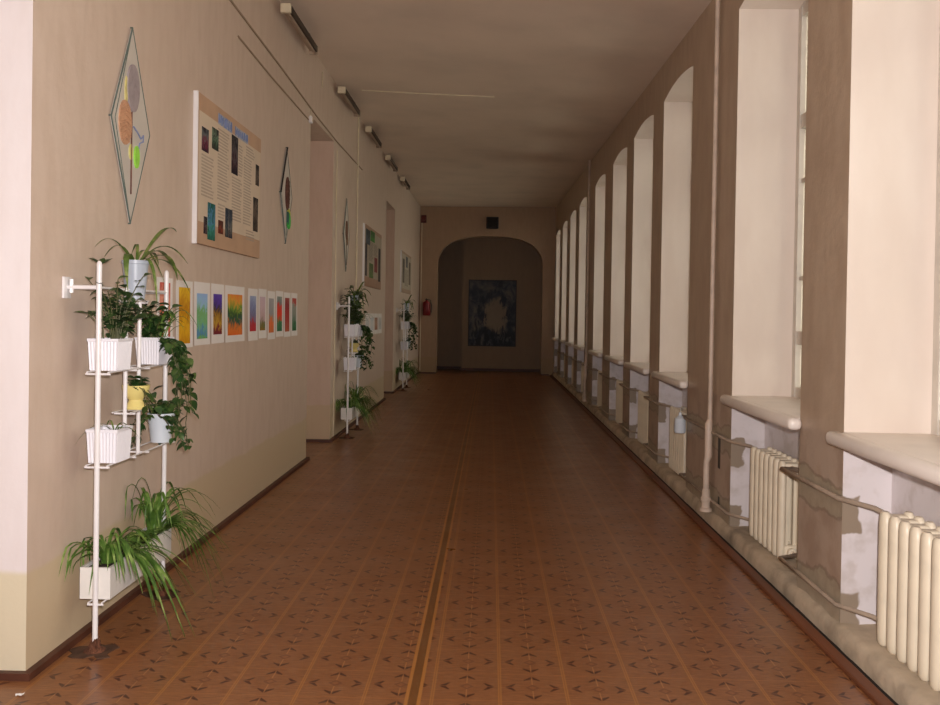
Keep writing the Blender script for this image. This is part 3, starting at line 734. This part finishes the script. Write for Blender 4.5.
# ================================================================== PLANT STANDS AND POTTED PLANTS
SX = -1.715
def post(parent, y, z0, z1, r, x=0):
    b = BM(); tube(b, [(x, y, z0), (x, y, z1)], r, 12); lathe(b, [(r*1.02, z1-.004), (r*.9, z1+.008), (r*.5, z1+.015), (.002, z1+.017)], (x, y, 0), 12)
    return mesh('post', b, M_white, parent, smooth=40)
def make_stand(loc, label):
    s = thing('plant_stand', label, 'plant stand', loc, 'white metal plant stands along the left wall')
    for y in (0, .83): post(s, y, .03, 1.70, .0118)
    for y in (.30, .465): post(s, y, .80, 1.60, .0100)
    b = BM(); tube(b, [(0, .0, 1.60), (0, .83, 1.60)], .0055, 8); mesh('rail', b, M_white, s, smooth=50)
    for y in (0, .83):
        b = BM(); tube(b, [(-.011, y, 1.60), (-.14, y, 1.60)], .010, 10); bbox(b, -.150, -.138, y-.034, y+.034, 1.55, 1.645, .003); tube(b, [(-.122, y, 1.575), (-.122, y, 1.635)], .009, 8)
        mesh('wall_bracket', b, M_white, s, smooth=40)
    def rods(name, z, ys, y0, y1, xw=.055):
        b = BM()
        for y in ys: tube(b, [(-xw, y, z-.005), (xw, y, z-.005)], .005, 8)
        for x in (-xw*.85, xw*.85): tube(b, [(x, y0, z+.003), (x, y1, z+.003)], .004, 8)
        mesh(name, b, M_white, s, smooth=50)
    rods('shelf', 1.225, (0, .30, .465, .83), -.005, .835); rods('shelf', .815, (0, .30, .465, .83), -.005, .835)
    rods('small_shelf', 1.02, (.30, .465), .26, .54, .05); rods('trough_rest', .212, (0, .83), -.005, .835, .035); rods('pot_rest', 1.545, (.30, .465), .28, .49, .04)
    rnd = random.Random(8)
    for y in (0, .83):
        b = BM(); lathe(b, [(.048, 0), (.040, .010), (.022, .02), (.016, .045), (.0135, .06)], (0, y, 0), 14)
        for v in b.verts: v.co += Vector((rnd.uniform(-.008, .008), rnd.uniform(-.008, .008), rnd.uniform(-.004, .004) if v.co.z > .005 else 0))
        f = mesh('foot', b, M_rubble, s, smooth=30)
        b = BM(); n = 18; prism(b, [((.10 + rnd.uniform(-.035, .03))*math.cos(2*math.pi*i/n), y + (.08 + rnd.uniform(-.03, .03))*math.sin(2*math.pi*i/n)) for i in range(n)], 2, .0005, .003)
        mesh('dark_patch', b, M_stain, f)
    return s

def ribbed_box(b, wx, wy, h, taper=.9, ribs=9, depth=.003, t=.005):
    """open plastic box with vertical ribs, built as an outer ribbed shell and an inner lining"""
    per = []
    for (ax, ay, bx_, by) in ((-1, -1, 1, -1), (1, -1, 1, 1), (1, 1, -1, 1), (-1, 1, -1, -1)):
        for i in range(ribs*2):
            tt = i/(ribs*2); o = depth if i % 2 and 0 < i else 0
            x, y = ax + (bx_-ax)*tt, ay + (by-ay)*tt
            nx, ny = ((0, -1), (1, 0), (0, 1), (-1, 0))[((ax, ay) == (1, -1)) + 2*((ax, ay) == (1, 1)) + 3*((ax, ay) == (-1, 1))]
            per.append((x*wx/2 - nx*o, y*wy/2 - ny*o, x, y))
    lev = [(0, taper, 1), (h*.22, taper + (1-taper)*.22, 1), (h*.24, taper + (1-taper)*.24 , 1), (h*.9, .99, 1), (h*.91, 1.03, 0), (h, 1.03, 0)]
    rings = []
    for z, k, rb in lev:
        rings.append([b.verts.new(((p[0] if rb else p[2]*wx/2)*k, (p[1] if rb else p[3]*wy/2)*k, z)) for p in per])
    rings.append([b.verts.new((p[2]*(wx/2*1.03-t), p[3]*(wy/2*1.03-t), h)) for p in per])
    rings.append([b.verts.new((p[2]*(wx/2*.95-t), p[3]*(wy/2*.95-t), h*.3)) for p in per])
    n = len(per)
    for a, c in zip(rings, rings[1:]):
        for j in range(n): b.faces.new((a[j], a[(j+1) % n], c[(j+1) % n], c[j]))
    b.faces.new(rings[0][::-1]); b.faces.new(rings[-1])
def lim(p, xmin): return Vector((max(p.x, xmin), p.y, p.z))
def spider(b, base, n, L, lift, drop, w, rnd, bias=(0, 0), xmin=-9, spread=1.0):
    for i in range(n):
        t = rnd.uniform(0, 2*math.pi); l = rnd.uniform(*L); d = Vector((math.cos(t)*spread + bias[0], math.sin(t)*spread + bias[1], 0))
        d = d / max(.6, d.length)
        p0 = base + d*.012 + Vector((rnd.uniform(-.02, .02), rnd.uniform(-.02, .02), 0)); k = rnd.uniform(.7, 1.25)
        p1 = p0 + d*l*.38 + Vector((0, 0, l*lift*k)); p2 = p0 + d*l*rnd.uniform(.75, 1.0) + Vector((0, 0, -l*drop*rnd.uniform(.3, 1.2) + l*lift*.25))
        blade(b, [lim(p, xmin) for p in bez(p0, p1, p2, 9)], w*rnd.uniform(.8, 1.2))
def bush(bs, bl, base, n, H, spread, L, W_, rnd, heart=False, droop=0, xmin=-9, per=7):
    for i in range(n):
        t = rnd.uniform(0, 2*math.pi); d = Vector((math.cos(t), math.sin(t), 0))*spread*rnd.uniform(.3, 1); h = H*rnd.uniform(.55, 1)
        p0 = base + d*.15; p2 = p0 + d + Vector((0, 0, h)); p1 = p0 + d*.3 + Vector((0, 0, h*.7))
        pts = [lim(p, xmin) for p in bez(p0, p1, p2, 8)]
        tube(bs, pts, [.0035 - .0002*j for j in range(9)], 5)
        for q in range(per):
            k = 2 + int(q*6.99/per); a = rnd.uniform(0, 2*math.pi)
            leaf(bl, lim(pts[min(8, k)], xmin+.02), (math.cos(a), math.sin(a), rnd.uniform(-.3, .7) - droop), L*rnd.uniform(.7, 1.2), W_*rnd.uniform(.7, 1.2), rnd, heart)
def vine(bs, bl, base, out, length, rnd, L=.05, W_=.022, xmin=-9, per=2):
    p = Vector(base); pts = [p.copy()]; d = Vector(out).normalized(); step = .035; go = 0
    while go < length:
        d = (d + Vector((rnd.uniform(-.25, .25), rnd.uniform(-.25, .25), -.45))).normalized(); p = lim(p + d*step, xmin); pts.append(p.copy()); go += step
    tube(bs, pts, .0022, 5)
    for i, q in enumerate(pts[1:]):
        for r_ in range(per if i % 2 or per > 1 else 0):
            a = rnd.uniform(0, 2*math.pi)
            leaf(bl, q, (math.cos(a), math.sin(a), rnd.uniform(-1.1, .1)), L*rnd.uniform(.7, 1.25), W_*rnd.uniform(.8, 1.2), rnd, True)
def soil_box(parent, wx, wy, z):
    b = BM(); g = 6; rnd = random.Random(2)
    vs = [[b.verts.new(((i/g-.5)*wx, (j/g-.5)*wy, z + rnd.uniform(-.003, .005))) for j in range(g+1)] for i in range(g+1)]
    for i in range(g):
        for j in range(g): b.faces.new((vs[i][j], vs[i+1][j], vs[i+1][j+1], vs[i][j+1]))
    return mesh('soil', b, M_soil, parent, smooth=60)
def soil_disc(parent, r, z):
    b = BM(); lathe(b, [(r, z-.01), (r, z), (r*.5, z+.004), (.002, z+.005)], seg=18); return mesh('soil', b, M_soil, parent, smooth=60)

GP = 'potted plants on the plant stands'
def plant(name, lab, o, cat='potted plant'):
    t = thing(name, lab, cat, o, GP); return t
def make_trough(o, lab):
    t = plant('trough_planter', lab, o, 'planter'); rnd = random.Random(21); xw = .068; L0, L1 = 0, .775; h = .140
    b = BM()
    box(b, -xw, xw, L0, L1, 0, .012)
    for x in ((-xw, -xw+.012), (xw-.012, xw)): box(b, x[0], x[1], L0, L1, .012, h)
    for y in ((L0, L0+.012), (L1-.012, L1)): box(b, -xw+.012, xw-.012, y[0], y[1], .012, h)
    mesh('trough', b, M_wood, t)
    b = BM(); g = 20
    vs = [[b.verts.new(((i/4-.5)*(2*xw-.026), .013 + (L1-.026)*j/g, h-.016 + rnd.uniform(-.004, .006))) for j in range(g+1)] for i in range(5)]
    for i in range(4):
        for j in range(g): b.faces.new((vs[i][j], vs[i+1][j], vs[i+1][j+1], vs[i][j+1]))
    mesh('soil', b, M_soil, t, smooth=60)
    xm = -.118
    b = BM(); spider(b, Vector((.0, .13, h-.015)), 44, (.16, .29), .9, .5, .0092, rnd, (.25, .15), xm); spider(b, Vector((.03, .22, h-.015)), 24, (.26, .40), .34, 1.0, .0095, rnd, (.75, .1), xm, .45)
    mesh('spider_plant', b, M_spider, t, smooth=60)
    b = BM(); spider(b, Vector((0, .42, h-.015)), 36, (.10, .20), .5, .35, .0075, rnd, (.1, 0), xm); spider(b, Vector((0, .55, h-.015)), 26, (.10, .20), .5, .3, .0075, rnd, (0, .1), xm)
    mesh('spider_plant', b, M_spider, t, smooth=60)
    b = BM(); spider(b, Vector((0, .69, h-.015)), 30, (.24, .42), 1.05, .1, .0098, rnd, (.1, .2), xm, .45); spider(b, Vector((.03, .71, h-.015)), 30, (.26, .40), .55, .85, .0095, rnd, (.7, .5), xm, .5)
    mesh('spider_plant', b, M_spider, t, smooth=60)
    return t
def make_jade(o, lab):
    t = plant('leafy_plant', lab, o); rnd = random.Random(5)
    b = BM(); ribbed_box(b, .135, .165, .142); mesh('planter_box', b, M_plastic, t, smooth=25); soil_box(t, .115, .145, .120)
    s, l = BM(), BM(); xm = -.135
    bush(s, l, Vector((.01, .03, .12)), 12, .31, .13, .056, .021, rnd, xmin=xm, per=9)
    bush(s, l, Vector((.02, .07, .12)), 9, .24, .12, .058, .023, rnd, xmin=xm, per=8)
    # one lone shoot leaning towards the wall, one tall shoot by the post
    for p2 in ((-.075, -.06, .25), (-.04, -.02, .47)):
        pts = bez(Vector((-.02, -.02, .12)), Vector((-.03, -.02, .2)), Vector(p2), 8); tube(s, pts, .003, 5)
        for a in range(7): leaf(l, pts[8], (math.cos(a*.9), math.sin(a*.9), .35 if p2[2] < .4 else .9), .06, .012, rnd)
    mesh('stem', s, M_stem, t, smooth=60); mesh('foliage', l, M_darkleaf, t, smooth=60); return t
def make_vine(o, lab):
    t = plant('trailing_plant', lab, o); rnd = random.Random(11)
    b = BM(); ribbed_box(b, .125, .20, .135); mesh('planter_box', b, M_plastic, t, smooth=25); soil_box(t, .105, .18, .114)
    s, l = BM(), BM(); xm = -.135
    bush(s, l, Vector((.01, -.03, .11)), 14, .20, .10, .06, .024, rnd, True, .2, xm, 9)
    for a in range(8): vine(s, l, (.05, -.10 + a*.018, .13), (1, rnd.uniform(-.5, .2), .4), rnd.uniform(.10, .26), rnd, .056, .025, xm)
    for a in range(3): vine(s, l, (.05, -.08 + a*.03, .13), (1, -.2, .2), rnd.uniform(.30, .46), rnd, .05, .022, xm, 1)
    for a in range(5): vine(s, l, (.03, .05 + a*.015, .13), (.3, 1.6, .7), rnd.uniform(.42, .66), rnd, .062, .024, xm, 1)
    mesh('stem', s, M_stem, t, smooth=60); mesh('foliage', l, M_vine, t, smooth=60)
    b = BM(); spider(b, Vector((.01, .01, .11)), 18, (.16, .27), .9, -.2, .007, rnd, (0, 0), xm, .5); mesh('spiky_leaves', b, M_spider, t, smooth=60)
    return t
def make_sparse(o, lab):
    t = plant('sparse_plant', lab, o); rnd = random.Random(3)
    b = BM(); ribbed_box(b, .138, .170, .150); mesh('planter_box', b, M_plastic, t, smooth=25); soil_box(t, .118, .15, .128)
    b = BM(); spider(b, Vector((.01, .02, .125)), 7, (.09, .18), .5, .5, .005, rnd, (.2, .1), -.135); mesh('foliage', b, M_strap, t, smooth=60); return t
def make_pale(o, lab):
    t = plant('drooping_plant', lab, o); rnd = random.Random(14)
    b = BM(); lathe(b, [(.05, 0), (.066, .13), (.071, .13), (.071, .15), (.064, .15), (.058, .10)], seg=24); mesh('pot', b, M_blue, t, smooth=35); soil_disc(t, .058, .125)
    s, l = BM(), BM()
    bush(s, l, Vector((0, 0, .12)), 16, .11, .12, .055, .018, rnd, False, .5, -.135, 8)
    for a in range(8): vine(s, l, (.05*math.cos(a), -.02 - .03*(a % 3), .145), (math.cos(a)+.4, -.5, .3), rnd.uniform(.12, .22), rnd, .04, .015, -.135)
    mesh('stem', s, M_stem, t, smooth=60); mesh('foliage', l, M_vine, t, smooth=60); return t
def make_yellow(o, lab):
    t = plant('ivy_pot', lab, o); rnd = random.Random(17)
    b = BM(); lathe(b, [(.048, 0), (.05, .012), (.034, .035), (.032, .045), (.058, .075), (.066, .115), (.060, .115), (.045, .08)], seg=24); mesh('pot', b, M_yellow, t, smooth=35); soil_disc(t, .052, .098)
    s, l = BM(), BM(); bush(s, l, Vector((0, 0, .095)), 7, .06, .06, .05, .022, rnd, True, .3, -.135, 4)
    for a in range(4): vine(s, l, (.03, -.045 + a*.02, .11), (1, -.8, .2), rnd.uniform(.10, .18), rnd, .055, .024, -.135, 1)
    mesh('stem', s, M_stem, t, smooth=60); mesh('foliage', l, M_vine, t, smooth=60); return t
def make_top(o, lab):
    t = plant('strap_leaf_plant', lab, o); rnd = random.Random(9)
    b = BM(); lathe(b, [(.040, 0), (.045, .004), (.060, .17), (.064, .172), (.064, .188), (.059, .188), (.054, .15)], seg=24); mesh('pot', b, M_bucket, t, smooth=35); soil_disc(t, .049, .168)
    b = BM(); B0 = Vector((0, 0, .165))
    for (dx, dy, up, ex, ey, ez, w) in ((.05, .06, .22, .08, .34, .19, .016), (.02, .10, .15, .05, .42, -.02, .017), (.06, .08, .12, .10, .30, -.06, .015), (.0, -.08, .12, .03, -.16, -.14, .016), (.03, -.05, .14, .06, -.20, .04, .008),
                                        (-.03, -.06, .16, -.05, -.34, .06, .006), (.06, .02, .16, .18, .22, .02, .013), (.0, .12, .12, -.02, .36, .02, .012), (.05, -.02, .10, .13, -.06, -.20, .014), (-.02, .10, .17, -.04, .50, -.06, .009), (.04, .12, .10, .12, .44, -.12, .012), (-.02, -.04, .14, -.06, -.22, .02, .007)):
        blade(b, [lim(p, -.14) for p in bez(B0 + Vector((dx*.25, dy*.2, 0)), B0 + Vector((dx*2, dy*2, up*1.15)), B0 + Vector((ex, ey, ez)), 11)], w)
    mesh('foliage', b, M_strap, t, smooth=60); return t

WHERE = [((SX, 3.965, 0), 'on the nearest plant stand'), ((SX, 11.03, 0), 'on the middle plant stand'), ((SX, 18.05, 0), 'on the farthest plant stand')]
SPEC = [  # builder, position on the stand, description, second and third stands' turn
 (make_trough, (-.018, .035, .220), 'long white trough of spider plants near the floor %s', None),
 (make_jade, (.005, .115, 1.233), 'dark leafy plant in a white ribbed box, upper shelf, %s', .0),
 (make_vine, (.005, .66, 1.233), 'trailing plant with heart leaves at the far upper end %s', None),
 (make_sparse, (.005, .118, .823), 'nearly bare white planter on the lower shelf %s', None),
 (make_pale, (.012, .74, .823), 'drooping plant in a pale blue pot, lower shelf, %s', .8),
 (make_yellow, (.012, .40, 1.028), 'ivy in a small yellow footed pot in the middle %s', .5),
 (make_top, (.012, .375, 1.553), 'long-leaved plant in a grey bucket pot at the top %s', None),
]
st0 = make_stand(WHERE[0][0], 'nearest white metal plant stand against the left wall')
st1 = dup(st0, WHERE[1][0], 'middle white metal plant stand, past the first doorway')
st2 = dup(st0, WHERE[2][0], 'farthest white metal plant stand, near the end wall')
for fn, off, text, turn in SPEC:
    p0 = None
    for i, (base, wh) in enumerate(WHERE):
        loc = tuple(base[k] + off[k] for k in range(3))
        if p0 is None: p0 = fn(loc, text % wh)
        else:
            if i == 2 and fn in (make_yellow,): continue
            c = dup(p0, loc, text % wh, rz=(turn*i if turn is not None and turn > .1 else 0))
# extra bushy crown at the top of the middle stand
t = plant('bushy_plant', 'dark bushy plant in a round pot at the top end of the middle plant stand', (SX+.012, 11.03+.19, 1.233)); t.location = (SX+.012, 11.03+.27, 1.233); rnd = random.Random(31)
b = BM(); lathe(b, [(.05, 0), (.066, .13), (.071, .13), (.071, .15), (.064, .15), (.058, .10)], seg=20); mesh('pot', b, M_plastic, t, smooth=35); soil_disc(t, .058, .125)
s, l = BM(), BM(); bush(s, l, Vector((0, 0, .12)), 16, .52, .15, .075, .024, rnd, False, .1, -.135, 10)
mesh('stem', s, M_stem, t, smooth=60); mesh('foliage', l, M_darkleaf, t, smooth=60)

# scrap of white paper on the floor by the near corner
b = BM(); rnd = random.Random(2)
vs = [[b.verts.new(((i/3-.5)*.03 + rnd.uniform(-.003, .003), (j/3-.5)*.025 + rnd.uniform(-.003, .003), .002 + rnd.uniform(0, .010))) for j in range(4)] for i in range(4)]
for i in range(3):
    for j in range(3): b.faces.new((vs[i][j], vs[i+1][j], vs[i+1][j+1], vs[i][j+1]))
o = mesh('paper_scrap', b, M_paper); o.location = (-1.80, 3.49, 0); tag(o, 'tiny crumpled white paper scrap on the floor by the near wall corner', 'paper scrap')

# ================================================================== OUTSIDE, LIGHT, CAMERA
b = BM(); box(b, 2.6, 60, -40, 70, -4.2, -4.0); struct(mesh('ground', b, plain('pale snowy yard', (236, 236, 232), .9, .04, .3)))
w = bpy.data.worlds.new('overcast sky'); scene.world = w; w.use_nodes = True
nt = w.node_tree; bg = nt.nodes['Background']
k = N(w); tc = k.node('ShaderNodeTexCoord'); sx = k.node('ShaderNodeSeparateXYZ'); k.l.new(tc.outputs['Generated'], sx.inputs[0])
k.put(bg.inputs[0], k.ramp(k.math('ADD', k.math('MULTIPLY', sx.outputs[2], .5), .5), [(.45, (.84, .76, .64, 1)), (.55, (1, .90, .77, 1)), (1, (.98, .91, .82, 1))]))
bg.inputs[1].default_value = 3.35
for i, F in enumerate(WIN):
    L = bpy.data.lights.new('window_portal', 'AREA'); L.shape = 'RECTANGLE'; L.size = 2.7; L.size_y = WIN_W; L.cycles.is_portal = True
    o = bpy.data.objects.new('window_portal', L); COL.objects.link(o); o.location = (XO+.02, F-WIN_W/2, 2.3); o.rotation_euler = (0, math.pi/2, 0)
L = bpy.data.lights.new('camera_flash', 'SPOT'); L.energy = 760; L.spot_size = math.radians(105); L.spot_blend = .7; L.shadow_soft_size = .03; L.color = (1, .94, .93)
fl = bpy.data.objects.new('camera_flash', L); COL.objects.link(fl); fl.location = (.06, -.02, 1.62); fl.rotation_euler = (math.radians(90), 0, math.radians(2))

F_PX, SHIFT = 914.0, -27.0
yaw, pitch, roll = math.radians(1.28), math.radians(.58), .016
f = Vector((-math.sin(yaw)*math.cos(pitch), math.cos(yaw)*math.cos(pitch), -math.sin(pitch)))
r = Vector((math.cos(yaw), math.sin(yaw), 0)); u = r.cross(f)
u2 = u*math.cos(roll) - r*math.sin(roll); r2 = r*math.cos(roll) + u*math.sin(roll)
cam = bpy.data.cameras.new('camera'); co = bpy.data.objects.new('camera', cam); COL.objects.link(co)
M = Matrix.Identity(4)
for i in range(3): M[i][0], M[i][1], M[i][2] = r2[i], u2[i], -f[i]
M.translation = (0, 0, 1.5); co.matrix_world = M
cam.sensor_width = 36; cam.lens = 36*F_PX/940; cam.shift_y = SHIFT/940; cam.clip_start = .05; cam.clip_end = 300
scene.camera = co
scene.view_settings.view_transform = 'Standard'; scene.view_settings.exposure = 0
scene.cycles.max_bounces = 8; scene.cycles.diffuse_bounces = 5; scene.cycles.transparent_max_bounces = 8; scene.cycles.use_denoising = True
scene.cycles.sample_clamp_indirect = 6
